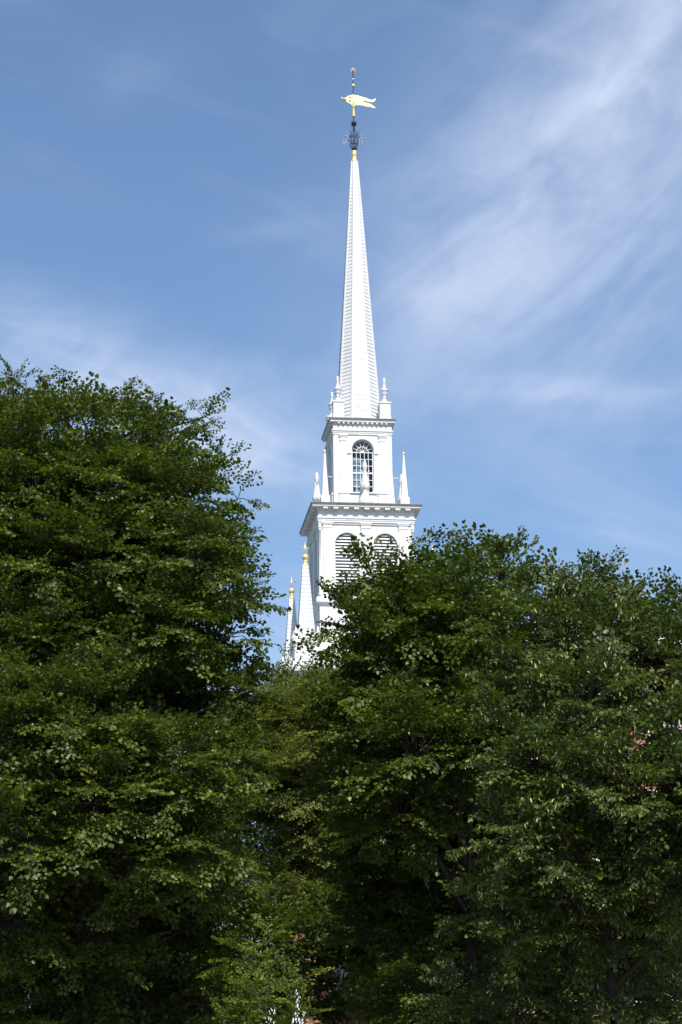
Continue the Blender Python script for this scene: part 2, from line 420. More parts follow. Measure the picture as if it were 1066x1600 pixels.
b = MB(); b.ball((0, 0, 54.56), .088); part('gilt_ball', b, GOLD, vane)
b = MB(); b.ball((0, 0, 54.89), .05); part('gilt_ball', b, GOLD, vane)
b = MB()
pts = []
for k in range(10):
    a = math.pi / 2 + k * math.pi / 5; r = .16 if k % 2 == 0 else .10
    pts.append((r * math.cos(a), 55.36 + r * math.sin(a)))
n = 10
b.add([(x, 0, z) for x, z in pts] + [(0, -.09, 55.36), (0, .09, 55.36)], [(i, (i + 1) % n, n) for i in range(n)] + [((i + 1) % n, i, n + 1) for i in range(n)])
part('gilt_star', b, GOLD, vane)

# --- urn finials on the four corners of the window stage
b = MB(); b.square([(.255, 37.40), (.255, 37.60), (.235, 37.63), (.235, 38.20), (.27, 38.23), (.27, 38.29), (.21, 38.30)])
b.lathe([(.20, 38.30), (.19, 38.33), (.12, 38.40), (.085, 38.48), (.07, 38.53), (.10, 38.55), (.10, 38.59), (.075, 38.61), (.13, 38.66), (.155, 38.74), (.16, 38.86),
         (.185, 38.88), (.19, 38.92), (.12, 38.96), (.088, 39.01), (.070, 39.08), (.060, 39.31), (.078, 39.34), (.05, 39.36), (.055, 39.40), (.070, 39.45), (.055, 39.50), (.01, 39.525)], 24)
for i, (sx, sy) in enumerate(((-1, -1), (1, -1), (1, 1), (-1, 1))):
    if i == 0: u0 = part('urn_finial', b, WHITE, church, (-1.06, -1.06))
    else:
        c = copy_tree(u0, church); c.location = (1.06 * sx, 1.06 * sy, ZO)

# --- window stage
WR, WSP, WSILL = 0.49, 35.985, 33.99
b = MB(); wall_face(b, -1.3, -1.3, 1.3, 33.4, 37.35, [(0, WR, WSILL, WSP)], .17)
arch_band(b, 0, WSP, WR + .004, WR + .115, -1.335, -1.302)
for sx in (-1, 1):
    x0, x1 = sorted((sx * (WR + .004), sx * (WR + .115))); b.box(x0, x1, -1.335, -1.302, 35.86, WSP)
    x0, x1 = sorted((sx * (WR - .0), sx * (WR + .21))); b.box(x0, x1, -1.35, -1.302, 35.79, 35.855)
    x0, x1 = sorted((sx * (WR + .004), sx * (WR + .06))); b.box(x0, x1, -1.325, -1.302, 34.0, 35.785)
b.box(-.60, .60, -1.37, -1.302, 33.93, 33.985)                    # sill
b.box(-1.30, -1.09, -1.325, -1.302, 33.45, 36.67); b.box(1.09, 1.30, -1.325, -1.302, 33.45, 36.67)   # corner boards
w0 = part('stage_wall', b, WHITE); around(w0)
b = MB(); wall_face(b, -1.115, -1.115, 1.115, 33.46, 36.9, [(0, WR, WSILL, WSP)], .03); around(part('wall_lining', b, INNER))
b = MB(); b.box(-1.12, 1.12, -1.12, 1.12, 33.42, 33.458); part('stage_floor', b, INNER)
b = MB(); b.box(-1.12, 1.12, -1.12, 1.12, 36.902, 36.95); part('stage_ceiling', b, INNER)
# window: frame and glazing bars in one mesh, glass a sub-part
def stage_window():
    f = MB(); y0, y1 = -1.165, -1.125
    arch_band(f, 0, WSP, WR - .045, WR - .001, y0, y1)
    for sx in (-1, 1):
        x0, x1 = sorted((sx * (WR - .045), sx * (WR - .001))); f.box(x0, x1, y0, y1, WSILL + .001, WSP)
    f.box(-.445, .445, y0, y1, WSILL + .002, WSILL + .05)
    bw = .013
    zt = 35.90
    f.box(-.445, .445, y0 + .004, y1, zt - .02, zt + .02)
    f.box(-.445, .445, y0 - .012, y1 - .003, 34.90, 34.965)        # meeting rail
    for x in (-.267, -.089, .089, .267): f.box(x - bw, x + bw, y0 + .008, y1 - .004, WSILL + .05, zt)
    for z in (34.31, 34.605, 35.275, 35.585): f.box(-.445, .445, y0 + .010, y1 - .006, z - bw, z + bw)
    zc = zt
    arch_band(f, 0, zc, .255, .285, y0 + .008, y1 - .004)
    hub = [(x, z) for x, z in arc(0, zc, .085, 10)]
    f.prism(hub, y0 + .006, y1 - .003)
    for k in range(1, 6):
        a = math.pi * k / 6
        p0, p1 = Vector((.075 * math.cos(a), .075 * math.sin(a))), Vector((.26 * math.cos(a), .26 * math.sin(a))); t = Vector((-math.sin(a), math.cos(a))) * .011
        f.prism([(e.x, zc + e.y) for e in (p0 - t, p1 - t, p1 + t, p0 + t)], y0 + .012, y1 - .008)
    for k in range(1, 7):
        a = math.pi * k / 7
        rr = .47 + .07 * math.sin(a)
        p0, p1 = Vector((.28 * math.cos(a), .28 * math.sin(a))), Vector((rr * math.cos(a), rr * math.sin(a))); t = Vector((-math.sin(a), math.cos(a))) * .011
        f.prism([(e.x, zc + e.y) for e in (p0 - t, p1 - t, p1 + t, p0 + t)], y0 + .014, y1 - .010)
    o = part('window', f, WHITE)
    g = MB(); pts = [(-.46, WSILL + .01)] + arc(0, WSP, .46) + [(.46, WSILL + .01)]
    g.add([(x, -1.142, z) for x, z in pts], [tuple(range(len(pts)))])
    part('pane', g, GLASS, o)
    return o
around(stage_window())
# pilasters
def pilaster(x0, x1, z0, zc, z1, y, pr, ped=None):
    b = MB(); b.box(x0, x1, y - pr, y - .002, z0, zc)
    b.box(x0 - .02, x1 + .02, y - pr - .02, y - .002, zc + .0, zc + .035)
    b.box(x0 - .005, x1 + .005, y - pr - .005, y - .002, zc + .035, zc + (z1 - zc) * .6)
    b.box(x0 - .03, x1 + .03, y - pr - .03, y - .002, zc + (z1 - zc) * .6, zc + (z1 - zc) * .8)
    b.box(x0 - .05, x1 + .05, y - pr - .05, y - .002, zc + (z1 - zc) * .8, z1 - .003)
    if ped:
        p0, p1, za, zb = ped
        b.box(p0, p1, y - pr - .035, y - .002, za, zb - .06); b.box(p0 - .03, p1 + .03, y - pr - .065, y - .002, zb - .06, zb)
        b.box(x0 - .04, x1 + .04, y - pr - .035, y - .002, zb, zb + .05); b.box(x0 - .02, x1 + .02, y - pr - .015, y - .002, zb + .05, zb + .13)
    return part('pilaster', b, WHITE)
for x0, x1, p0, p1 in ((-1.03, -.74, -1.08, -.66), (.74, 1.03, .66, 1.08)):
    around(pilaster(x0, x1, 33.95, 36.38, 36.68, -1.3, .045, (p0, p1, 33.42, 33.97)))

# --- entablatures and cornices
def entablature(b, a, zb, zt):
    h = zt - zb
    b.square([(a + .03, zb), (a + .045, zb + .002), (a + .045, zb + h * .38), (a + .065, zb + h * .40), (a + .065, zb + h * .72), (a + .10, zb + h * .8), (a + .10, zt), (a + .01, zt + .004)])
b = MB(); entablature(b, 1.3, 36.68, 36.88)
b.square([(1.325, 36.885), (1.325, 37.20), (1.35, 37.205), (1.35, 37.24)])
for k in range(4):
    Rm = Matrix.Rotation(k * math.pi / 2, 3, 'Z')
    q = MB()
    for i in range(13):
        x = -1.29 + i * .215
        if abs(x) > 1.25: continue
        q.box(x - .038, x + .038, -1.455, -1.345, 37.165, 37.24)
    for x in (-.44, .43): q.box(x - .009, x + .009, -1.331, -1.324, 36.9, 37.2)
    b.add([Rm @ Vector(v) for v in q.v], q.f)
part('frieze', b, WHITE)
b = MB(); b.square([(1.30, 37.242), (1.47, 37.245), (1.475, 37.30), (1.44, 37.33)]); c0 = part('cornice', b, WHITE)
b = MB(); b.square([(1.478, 37.302), (1.49, 37.315), (1.505, 37.36), (1.525, 37.395), (1.525, 37.42), (1.1, 37.50), (.9, 37.52)]); part('cornice_flashing', b, LEAD, c0)

b = MB(); entablature(b, 2.1, 32.33, 32.54)
b.square([(2.13, 32.545), (2.13, 32.84), (2.15, 32.85), (2.15, 32.90), (2.18, 32.93), (2.18, 32.975)])
for k in range(4):
    Rm = Matrix.Rotation(k * math.pi / 2, 3, 'Z')
    q = MB()
    for i in range(9):
        x = -1.828 + i * .457
        q.box(x - .11, x + .11, -2.385, -2.17, 32.885, 32.974)
    for i in range(22):
        x = -2.08 + i * .198; q.box(x - .014, x + .014, -2.148, -2.128, 32.55, 32.84)
    b.add([Rm @ Vector(v) for v in q.v], q.f)
part('frieze', b, WHITE)
b = MB(); b.square([(2.1, 32.977), (2.41, 32.98), (2.42, 33.03), (2.38, 33.05)]); c1 = part('cornice', b, WHITE)
b = MB(); b.square([(2.422, 33.032), (2.435, 33.045), (2.45, 33.08), (2.475, 33.12), (2.475, 33.15), (1.9, 33.24), (1.2, 33.42)]); part('cornice_flashing', b, LEAD, c1)

# --- corner obelisks and flame finials on the belfry cornice
b = MB(); b.square([(.20, 33.14), (.20, 33.58), (.175, 33.62), (.145, 33.64), (.03, 35.57)])
ob = None
gb = MB(); gb.lathe([(.03, 35.56), (.045, 35.575), (.035, 35.60), (.03, 35.62), (.055, 35.66), (.06, 35.70), (.045, 35.75), (.012, 35.80)], 14)
for i, (sx, sy) in enumerate(((-1, -1), (1, -1), (1, 1), (-1, 1))):
    if i == 0:
        ob = part('corner_obelisk', b, WHITE, church, (-1.77, -1.77)); part('gilt_tip', gb, GOLD, ob)
    else:
        c = copy_tree(ob, church); c.location = (1.77 * sx, 1.77 * sy, ZO)
def flame():
    b = MB()
    b.lathe([(.32, 33.14), (.31, 33.36), (.27, 33.50), (.19, 33.64), (.13, 33.74), (.105, 33.80), (.13, 33.84), (.12, 33.87)], 24)
    prof = [(.10, 33.87), (.165, 33.93), (.205, 34.0), (.215, 34.08), (.185, 34.22), (.15, 34.40), (.115, 34.58), (.08, 34.74), (.065, 34.80), (.075, 34.84), (.095, 34.90), (.10, 34.97), (.09, 35.08), (.065, 35.19), (.035, 35.28), (.008, 35.31)]
    n = 28; vs = []; fs = []
    for j, (r, z) in enumerate(prof):
        for i in range(n):
            a = 2 * math.pi * i / n
            m_ = .93 + .10 * math.cos(7 * a + z * 5.0)
            vs.append((r * m_ * math.cos(a), r * m_ * math.sin(a), z))
    for j in range(len(prof) - 1):
        for i in range(n):
            i2 = (i + 1) % n; fs.append((j * n + i, j * n + i2, (j + 1) * n + i2, (j + 1) * n + i))
    b.add(vs, fs, True)
    for sx in (-1, 1):
        b.tube([(sx * .12, 0, 34.72), (sx * .19, 0, 34.80), (sx * .16, 0, 34.86)], [.03, .035, .01], 6)
    return part('flame_finial', b, WHITE, church, (0, -1.92))
around(flame())
# thin bracket rods on the sides of the window stage
b = MB(); b.tube([(1.3, -1.0, 34.75), (1.62, -1.0, 34.80), (1.85, -1.0, 34.83)], [.028, .02, .006], 6); br = part('bracket_rod', b, WHITE)
b = MB(); b.tube([(-1.3, -1.0, 34.75), (-1.58, -1.0, 34.79)], [.028, .012], 6); part('bracket_rod', b, WHITE)

# --- belfry
AR, ASP, AB = .527, 31.356, 28.91
b = MB(); wall_face(b, -2.05, -2.05, 2.05, 28.6, 32.4, [(-.857, AR, AB, ASP), (.843, AR, AB, ASP)], .22)
for x in (-.857, .843):
    arch_band(b, x, ASP, AR + .003, AR + .05, -2.075, -2.052)
    for sx in (-1, 1):
        x0, x1 = sorted((x + sx * (AR + .003), x + sx * (AR + .05))); b.box(x0, x1, -2.075, -2.052, 28.95, ASP)
b.box(-2.0, 2.0, -2.10, -2.052, 32.25, 32.335)
w0 = part('belfry_wall', b, WHITE); around(w0)
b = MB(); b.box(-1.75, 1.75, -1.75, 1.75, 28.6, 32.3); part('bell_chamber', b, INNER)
for cx in (-.857, .843):
    b = MB(); n = 21; st = (ASP + AR - AB) / n
    for i in range(n):
        z = AB + st * (i + .15)
        zt = z + st * .55
        half = AR - .004 if zt < ASP else math.sqrt(max(AR ** 2 - (zt - ASP) ** 2, .0004)) - .002
        half = max(half, .03)
        y0, y1 = -1.985, -1.875
        b.add([(cx + sx * half, yy, zz) for sx in (-1, 1) for yy, zz in ((y0, z), (y0, z + .018), (y1, z + st * .90), (y1, z + st * .90 - .018))],
              [(0, 1, 2, 3), (7, 6, 5, 4), (0, 4, 5, 1), (1, 5, 6, 2), (2, 6, 7, 3), (3, 7, 4, 0)])
    around(part('louver', b, WHITE))
for x0, x1 in ((-1.915, -1.51), (-.235, .20), (1.445, 1.86)):
    around(pilaster(x0, x1, 28.93, 32.07, 32.33, -2.05, .07))
b = MB(); b.lathe([(.075, 28.93), (.075, 29.1), (.055, 29.13), (.055, 31.95), (.08, 31.97), (.06, 32.0), (.06, 32.05), (.085, 32.08), (.085, 32.12)], 14)
b.v = [(x, y, z) for x, y, z in b.v]; b.box(-.06, .06, -.06, .06, 32.12, 32.328)
co = part('corner_column', b, WHITE, church, (-2.06, -2.06)); around(co)
b = MB(); b.square([(2.14, 28.55), (2.17, 28.64), (2.25, 28.66), (2.26, 28.70), (2.26, 28.86), (2.2, 28.91), (2.02, 28.925)]); part('belfry_ledge', b, WHITE)
b = MB(); b.square([(2.30, 25.4), (2.30, 25.8), (2.16, 25.86), (2.10, 25.88), (2.10, 28.56)]); part('belfry_base', b, WHITE)

# --- brick tower, its corner pinnacles and the nave
b = MB(); b.square([(3.5, -1.6), (3.5, 24.6)]); bt = part('brick_tower', b, BRICK)
b = MB(); b.square([(3.52, 24.6), (3.52, 25.0), (3.62, 25.05), (3.85, 25.2), (3.88, 25.42), (3.5, 25.48), (2.35, 25.52)]); part('cornice', b, WHITE)
def pinnacle():
    b = MB(); b.square([(.62, 25.44), (.62, 25.7), (.545, 25.74), (.545, 26.44), (.57, 26.46), (.60, 26.52), (.625, 26.55), (.625, 26.66), (.50, 26.70), (.45, 26.71)])
    n = 19; z0, z1 = 26.70, 30.13; prof = []
    for i in range(n):
        ra = .385 + (.118 - .385) * i / n; rb = .385 + (.118 - .385) * (i + 1) / n
        za, zb = z0 + (z1 - z0) * i / n, z0 + (z1 - z0) * (i + 1) / n
        prof += [(ra + .004, za + .006), (rb + .004, zb - .016), (rb - .014, zb - .010), (rb - .014, zb + .004)]
    b.square(prof)
    b.square([(.43, 26.69), (.43, 26.85), (.395, 26.9)])
    for sx in (-1, 1):
        for sy in (-1, 1):
            b.lathe([(.12, 26.66), (.12, 26.78), (.075, 26.84), (.06, 26.9), (.10, 26.94), (.115, 27.0), (.09, 27.07), (.05, 27.10), (.045, 27.2), (.05, 27.24), (.02, 27.29)], 12, (sx * .47, sy * .47))
    o = part('pinnacle', b, WHITE, church, (-2.80, -2.80))
    g = MB(); g.lathe([(.135, 30.10), (.135, 30.16), (.09, 30.2), (.07, 30.27), (.095, 30.31), (.08, 30.35), (.06, 30.37)], 16); g.ball((0, 0, 30.50), .142)
    part('gilt_ball', g, GOLD, o)
    g = MB(); g.tube([(0, 0, 30.63), (0, 0, 31.16)], [.028, .02], 8); g.tube([(-.2, 0, 30.91), (.2, 0, 30.91)], .02, 8)
    part('gilt_cross', g, GOLD, o)
    return o
pin = pinnacle()
for sx, sy in ((1, -1), (1, 1), (-1, 1)):
    c = copy_tree(pin, church); c.location = (2.80 * sx, 2.80 * sy, ZO)
b = MB(); b.box(-8.5, 8.5, 3.52, 26, -1.6, 10.5); part('nave_wall', b, BRICK)
b = MB(); b.prism([(-8.9, 10.505), (8.9, 10.505), (0, 15.5)], 3.53, 26.2); part('nave_roof', b, LEAD)

# ------------------------------------------------------------------ brick houses behind the trees
def house(name, label, x0, x1, y0, y1, h, cols, rows, z0w, dz, trim):
    o = empty(name, ((x0 + x1) / 2, y0, 0)); tag(o, label, 'house')
    w = (x1 - x0) / 2; d = y1 - y0
    b = MB(); b.box(-w, w, 0, d, 0, h); b.build('wall', BRICK, o)
    b = MB(); b.box(-w - .02, w + .02, -.12, .0, h - .55, h - .25); b.box(-w - .3, w + .3, -.42, .3, h - .248, h + .05)
    b.box(-w - .2, w + .2, -.30, .2, h + .052, h + .22)
    for i in range(int((x1 - x0) / .5)):
        x = -w + .25 + i * .5; b.box(x - .09, x + .09, -.36, -.121, h - .45, h - .25)
    b.build('cornice', trim, o)
    b = MB(); b.box(-w + .02, w - .02, .32, d, h + .003, h + .15); b.build('roof', LEAD, o)
    for r in range(rows):
        for c in cols:
            f = MB(); xw, zw, hw, hh = c, z0w + r * dz, .55, 1.0
            f.box(xw - hw - .1, xw + hw + .1, -.10, -.002, zw - hh - .14, zw - hh); f.box(xw - hw - .12, xw + hw + .12, -.08, -.002, zw + hh, zw + hh + .22)
            for sx in (-1, 1):
                a, e = sorted((sx * hw, sx * (hw - .07))); f.box(xw + a, xw + e, -.06, -.002, zw - hh, zw + hh)
            f.box(xw - hw + .07, xw + hw - .07, -.05, -.002, zw - .035, zw + .035)
            f.box(xw - .015, xw + .015, -.04, -.002, zw - hh, zw + hh)
            fo = f.build('window', trim, o)
            g = MB(); g.box(xw - hw + .071, xw + hw - .071, -.022, -.003, zw - hh, zw + hh); g.build('pane', DGLASS, fo)
    return o
h1 = house('brick_house', 'tall red brick building with white trim behind the right tree', 5.3, 21, 82, 96, 21.9, (-6.5, -4.6, -2.7, -.8, 1.1, 3.0), 6, 2.6, 3.3, WHITE)
b = MB(); b.box(3.2, 6.0, 1.0, 4.0, 22.06, 25.2); b.box(3.05, 6.15, .85, 4.15, 25.2, 25.45); b.build('penthouse', WHITE, h1)
house('brick_house', 'low red brick building glimpsed behind the centre trees', -.6, 5.0, 96.5, 104, 12.9, (-1.7, .1, 1.9), 3, 2.8, 3.4, WHITE)

# ------------------------------------------------------------------ trees
def spray_template(rg, leaf, n_side, length, droop=0.10, fine=False):
    """leaves of one spray lying roughly in its own x-y plane: (count, 6, 3) vertices"""
    base, axis, tw = [], [], []
    def run(p0, d, ln, n, side):
        d = d / np.linalg.norm(d)
        for i in range(n):
            t = (i + .6) / n
            p = p0 + d * ln * t + np.array((0, 0, -droop * ln * t * t))
            s = 1 if (i + side) % 2 else -1
            perp = np.array((-d[1], d[0], 0)) * s
            a = d * rg.uniform(.35, .8) + perp * rg.uniform(.6, 1.0) + np.array((0, 0, rg.uniform(-.75, .05)))
            base.append(p); axis.append(a / np.linalg.norm(a))
        p = p0 + d * ln + np.array((0, 0, -droop * ln)); a = d + np.array((0, 0, rg.uniform(-.5, .1)))
        base.append(p); axis.append(a / np.linalg.norm(a))
        tw.append((p0, p))
    step = leaf * .62
    run(np.zeros(3), np.array((1., 0, 0)), length, int(length / step), 0)
    for k in range(n_side):
        t = .12 + .72 * (k + rg.uniform(.2, .8)) / n_side; s = 1 if k % 2 else -1
        d = np.array((1.0, s * rg.uniform(.6, 1.3), rg.uniform(-.15, .22))); ln = length * (1 - t) * rg.uniform(.55, .85) + .1
        run(np.array((length * t, 0, -droop * length * t * t)), d, ln, max(2, int(ln / step)), k)
    base, axis = np.array(base), np.array(axis)
    n = len(base)
    base = base + rg.normal(0, .012, base.shape)
    up = np.array((0, 0, 1.0)) + rg.normal(0, .42, (n, 3))
    side = np.cross(up, axis); side /= np.linalg.norm(side, axis=1)[:, None]
    nor = np.cross(axis, side)
    L = leaf * rg.uniform(.7, 1.2, n)[:, None]
    W = L * (0.36 if fine else 0.47); fold = L * .10
    base = base + axis * L * .18
    V = np.stack([base, base + axis * L * .22 - side * W + nor * fold, base + axis * L * .66 - side * W * .72 + nor * fold * .8,
                  base + axis * L - nor * L * .10, base + axis * L * .66 + side * W * .72 + nor * fold * .8, base + axis * L * .22 + side * W + nor * fold], 1)
    return V, np.array(tw)

def mesh_from_quads(name, V, quads_per, tint, mat_, parent, idx):
    """V (n, k, 3): n small pieces of k vertices, idx the faces of one piece"""
    n, k, _ = V.shape
    me = bpy.data.meshes.new(name)
    me.vertices.add(n * k); me.vertices.foreach_set('co', V.astype(np.float32).ravel())
    idx = np.array(idx); m = len(idx); q = idx.shape[1]
    F = (np.arange(n)[:, None, None] * k + idx[None]).reshape(-1)
    me.loops.add(len(F)); me.loops.foreach_set('vertex_index', F.astype(np.int32))
    me.polygons.add(n * m); me.polygons.foreach_set('loop_start', (np.arange(n * m) * q).astype(np.int32))
    try: me.polygons.foreach_set('loop_total', np.full(n * m, q, np.int32))
    except Exception: pass
    if tint is not None:
        at_ = me.attributes.new('tint', 'FLOAT', 'FACE'); at_.data.foreach_set('value', np.repeat(tint, m).astype(np.float32))
    me.update(calc_edges=True)
    return link(name, me, mat_, parent)

def make_tree(name, label, base, lobes, leaf_m, leaf=.085, spray_len=.62, n_side=5, dens=1.0, seed=1, fine=False, trunk_r=.22, bract=0.0,
              flat=.78, top_up=.5, trunk_top=None, group=None, tint_mu=.45, lift=.42):
    rg = np.random.default_rng(seed)
    root = empty(name, base); tag(root, label, 'tree', group)
    base = np.array(base, float)
    T = [spray_template(rg, leaf, n_side, spray_len * rg.uniform(.75, 1.2), rg.uniform(.05, .25), fine) for _ in range(14)]
    C = np.array([l[0] for l in lobes]) - base; Rr = np.array([l[1] for l in lobes])
    ztop = C[:, 2].max() if trunk_top is None else trunk_top
    wood = MB()
    hs = np.linspace(0, 1, 9); wob = rg.normal(0, .10, (9, 2)); wob[0] = 0
    cx, cy = C[:, 0].mean() * .5, C[:, 1].mean() * .5
    tp = [(wob[i, 0] + cx * t * t, wob[i, 1] + cy * t * t, ztop * .92 * t) for i, t in enumerate(hs)]
    wood.tube(tp, [trunk_r * (1.25 if i == 0 else 1) * (1 - .86 * t) for i, t in enumerate(hs)], 9)
    tpa = np.array(tp)
    def trunk_at(z):
        return np.array([np.interp(z, tpa[:, 2], tpa[:, j]) for j in range(3)])
    P, X, S, TI = [], [], [], []                                  # spray positions, directions, scales, tints
    zmax, zmin = C[:, 2].max(), C[:, 2].min()
    for li, (c, r) in enumerate(zip(C, Rr)):
        hd = math.hypot(c[0] - cx, c[1] - cy)
        za = max(2.2, min(c[2] - .55 * hd - .3, ztop * .9))
        a = trunk_at(za); m1 = a * .55 + c * .45 + np.array((0, 0, .12 * hd)) + rg.normal(0, .12, 3); 
        rad0 = max(.035, trunk_r * .36 * (1 - .6 * za / ztop))
        wood.tube([a, m1, c], [rad0, rad0 * .65, rad0 * .35], 6)
        small = r < .42                                           # a lone leading shoot
        nb = 4 if small else max(8, int(15 * r * r * dens))
        i = np.arange(nb) + .5
        ph = np.arccos(1 - 2 * i / nb); th = math.pi * (1 + 5 ** .5) * i + rg.uniform(0, 6)
        D = np.stack([np.cos(th) * np.sin(ph), np.sin(th) * np.sin(ph), np.cos(ph)], 1) + rg.normal(0, .18, (nb, 3)) + np.array((0, 0, lift))
        D /= np.linalg.norm(D, axis=1)[:, None]
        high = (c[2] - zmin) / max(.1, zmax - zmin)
        for d in D:
            out = np.array((c[0] - cx, c[1] - cy, 0)); on = np.linalg.norm(out); out = out / on if on > .2 else out * 0
            reach = r * rg.uniform(.72, 1.14)
            if rg.random() < .10: reach *= 1.22
            if d[2] > .35: reach *= rg.uniform(.72, 1.30)
            e = c + d * reach * np.array((1.08, 1.08, flat if d[2] < 0.2 else 1.0)) - np.array((0, 0, lift * .45 * r * (1 - abs(d[2]))))
            s = c + d * r * .08
            mid = (s + e) / 2 + np.array((0, 0, .16 * r)) + rg.normal(0, .06 * r, 3)
            wood.tube([s, mid, e], [max(.010, rad0 * .22), .009, .004], 4)
            ns = 2 if small else max(3, int(round(6.2 * reach / 1.1)))
            bt_ = np.clip(rg.normal(tint_mu, .14), .05, .85)
            for k in range(ns):
                t = .34 + .66 * (k + rg.uniform(.1, .9)) / ns
                p = (1 - t) ** 2 * s + 2 * t * (1 - t) * mid + t * t * e
                tg = 2 * (1 - t) * (mid - s) + 2 * t * (e - mid); tg = tg / (np.linalg.norm(tg) + 1e-6)
                lat = np.cross(tg, (0, 0, 1)); lat = lat / (np.linalg.norm(lat) + 1e-6) * (1 if k % 2 else -1)
                x = tg * rg.uniform(.5, 1.1) + lat * rg.uniform(.15, .95) + out * .3 + np.array((0, 0, rg.uniform(-.30, .25) + max(0, d[2]) * top_up * (0.4 + high)))
                if k == ns - 1: x = tg + np.array((0, 0, max(0, d[2]) * top_up))
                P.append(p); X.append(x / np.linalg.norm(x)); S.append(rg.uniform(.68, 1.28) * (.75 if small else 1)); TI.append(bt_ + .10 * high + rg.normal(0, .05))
    P, X, S, TI = map(np.array, (P, X, S, TI))
    n = len(P)
    U = np.array((0, 0, 1.0)) + rg.normal(0, .26, (n, 3))
    Y = np.cross(U, X); Y /= np.linalg.norm(Y, axis=1)[:, None]; Z = np.cross(X, Y)
    M = np.stack([X, Y, Z], 2) * S[:, None, None]
    pick = rg.integers(0, len(T), n)
    allV, allT, twigs = [], [], []
    for k, (V, tw) in enumerate(T):
        ids = np.where(pick == k)[0]
        if not len(ids): continue
        W = np.einsum('nij,lvj->nlvi', M[ids], V) + P[ids][:, None, None, :]
        keep = rg.random(W.shape[:2]) > .10
        ti = TI[ids][:, None] + rg.normal(0, .16, W.shape[:2])
        odd = rg.random(W.shape[:2]); ti = np.where(odd < .012, 1.0, np.clip(ti, 0, .9))
        allV.append(W[keep]); allT.append(ti[keep])
        w2 = np.einsum('nij,lvj->nlvi', M[ids], tw) + P[ids][:, None, None, :]
        twigs.append(w2.reshape(-1, 2, 3))
    V = np.concatenate(allV); TT = np.concatenate(allT)
    mesh_from_quads('crown', V, 2, TT, leaf_m, root, [(0, 1, 2, 3), (0, 3, 4, 5)])
    # twigs as thin three-sided spikes joined to the wood
    tw = np.concatenate(twigs); a, e = tw[:, 0], tw[:, 1]; d = e - a; d /= np.linalg.norm(d, axis=1)[:, None] + 1e-9
    l1 = np.cross(d, (0, 0, 1.0)); l1 /= np.linalg.norm(l1, axis=1)[:, None] + 1e-9; l2 = np.cross(d, l1); rr = .0045
    TV = np.stack([a + l1 * rr, a - l1 * rr * .5 + l2 * rr * .87, a - l1 * rr * .5 - l2 * rr * .87, e], 1)
    wo = wood.build('trunk', BARK, root)
    nb_ = len(wo.data.vertices)
    # one mesh: append the spikes
    nv = len(TV) * 4
    v0 = np.empty(nb_ * 3, np.float32); wo.data.vertices.foreach_get('co', v0)
    faces = list(wood.f)
    me = bpy.data.meshes.new('trunk')
    allco = np.concatenate([v0.reshape(-1, 3), TV.reshape(-1, 3)])
    idx = (np.arange(len(TV))[:, None, None] * 4 + np.array([(0, 1, 3), (1, 2, 3), (2, 0, 3)])[None]).reshape(-1, 3) + nb_
    fl = np.concatenate([np.array([i for f in faces for i in f], np.int64), idx.ravel()])
    ls = np.concatenate([np.array([len(f) for f in faces], np.int64), np.full(len(idx), 3)])
    me.vertices.add(len(allco)); me.vertices.foreach_set('co', allco.astype(np.float32).ravel())
    me.loops.add(len(fl)); me.loops.foreach_set('vertex_index', fl.astype(np.int32))
    me.polygons.add(len(ls)); me.polygons.foreach_set('loop_start', (np.cumsum(ls) - ls).astype(np.int32))
    me.update(calc_edges=True); me.materials.append(BARK)
    old = wo.data; wo.data = me; bpy.data.meshes.remove(old)
    if bract > 0:
        cell = np.floor(V[:, 0] / .55).astype(np.int64); hsh = (cell * np.array((73856093, 19349663, 83492791))).sum(1) % 997
        pool = np.where(hsh < 400)[0]; nbk = int(min(len(V) * bract, len(pool) * .8)); ids = rg.choice(pool, nbk, replace=False)
        p = V[ids, 0]; ax = np.array((0, 0, -1.0)) + rg.normal(0, .45, (nbk, 3)); ax /= np.linalg.norm(ax, axis=1)[:, None]
        sd = np.cross(ax, rg.normal(0, 1, (nbk, 3))); sd /= np.linalg.norm(sd, axis=1)[:, None]; nn = np.cross(ax, sd)
        ln = rg.uniform(.08, .125, (nbk, 1)); w = .015
        B = np.stack([p - sd * w * .5, p + sd * w * .5, p + ax * ln * .5 + sd * w + nn * ln * .1, p + ax * ln * .5 - sd * w + nn * ln * .1, p + ax * ln + sd * w * .4 - nn * ln * .05, p + ax * ln - sd * w * .4 - nn * ln * .05], 1)
        o = mesh_from_quads('seed_bracts', B, 2, rg.uniform(0, .9, nbk), BRACT, root, [(0, 1, 2, 3), (3, 2, 4, 5)])
        o['kind'] = 'stuff'
    print(name, 'sprays', n, 'leaves', len(V))
    return root

def lobes(Y, spec, recess=0.0):
    out = []
    for l in spec:
        px, py, r = l[:3]; dy = l[3] if len(l) > 3 else 0.0
        if recess:                                                # the middle of the crown hangs over its lower boughs
            if dy > 0: pass
            elif py > 1330: dy = min(dy + recess * min(1, (py - 1330) / 200), 1.5)
            elif py > 1060: dy -= .5
        y = Y + dy; p = at(px, py, y)
        zc = y * math.cos(PITCH) + (p[2] - EYE) * math.sin(PITCH)
        out.append((p, r * zc / FPX))
    return out
def gp(px, Y):
    p = at(px, 1500, Y); return (p[0], Y, 0)

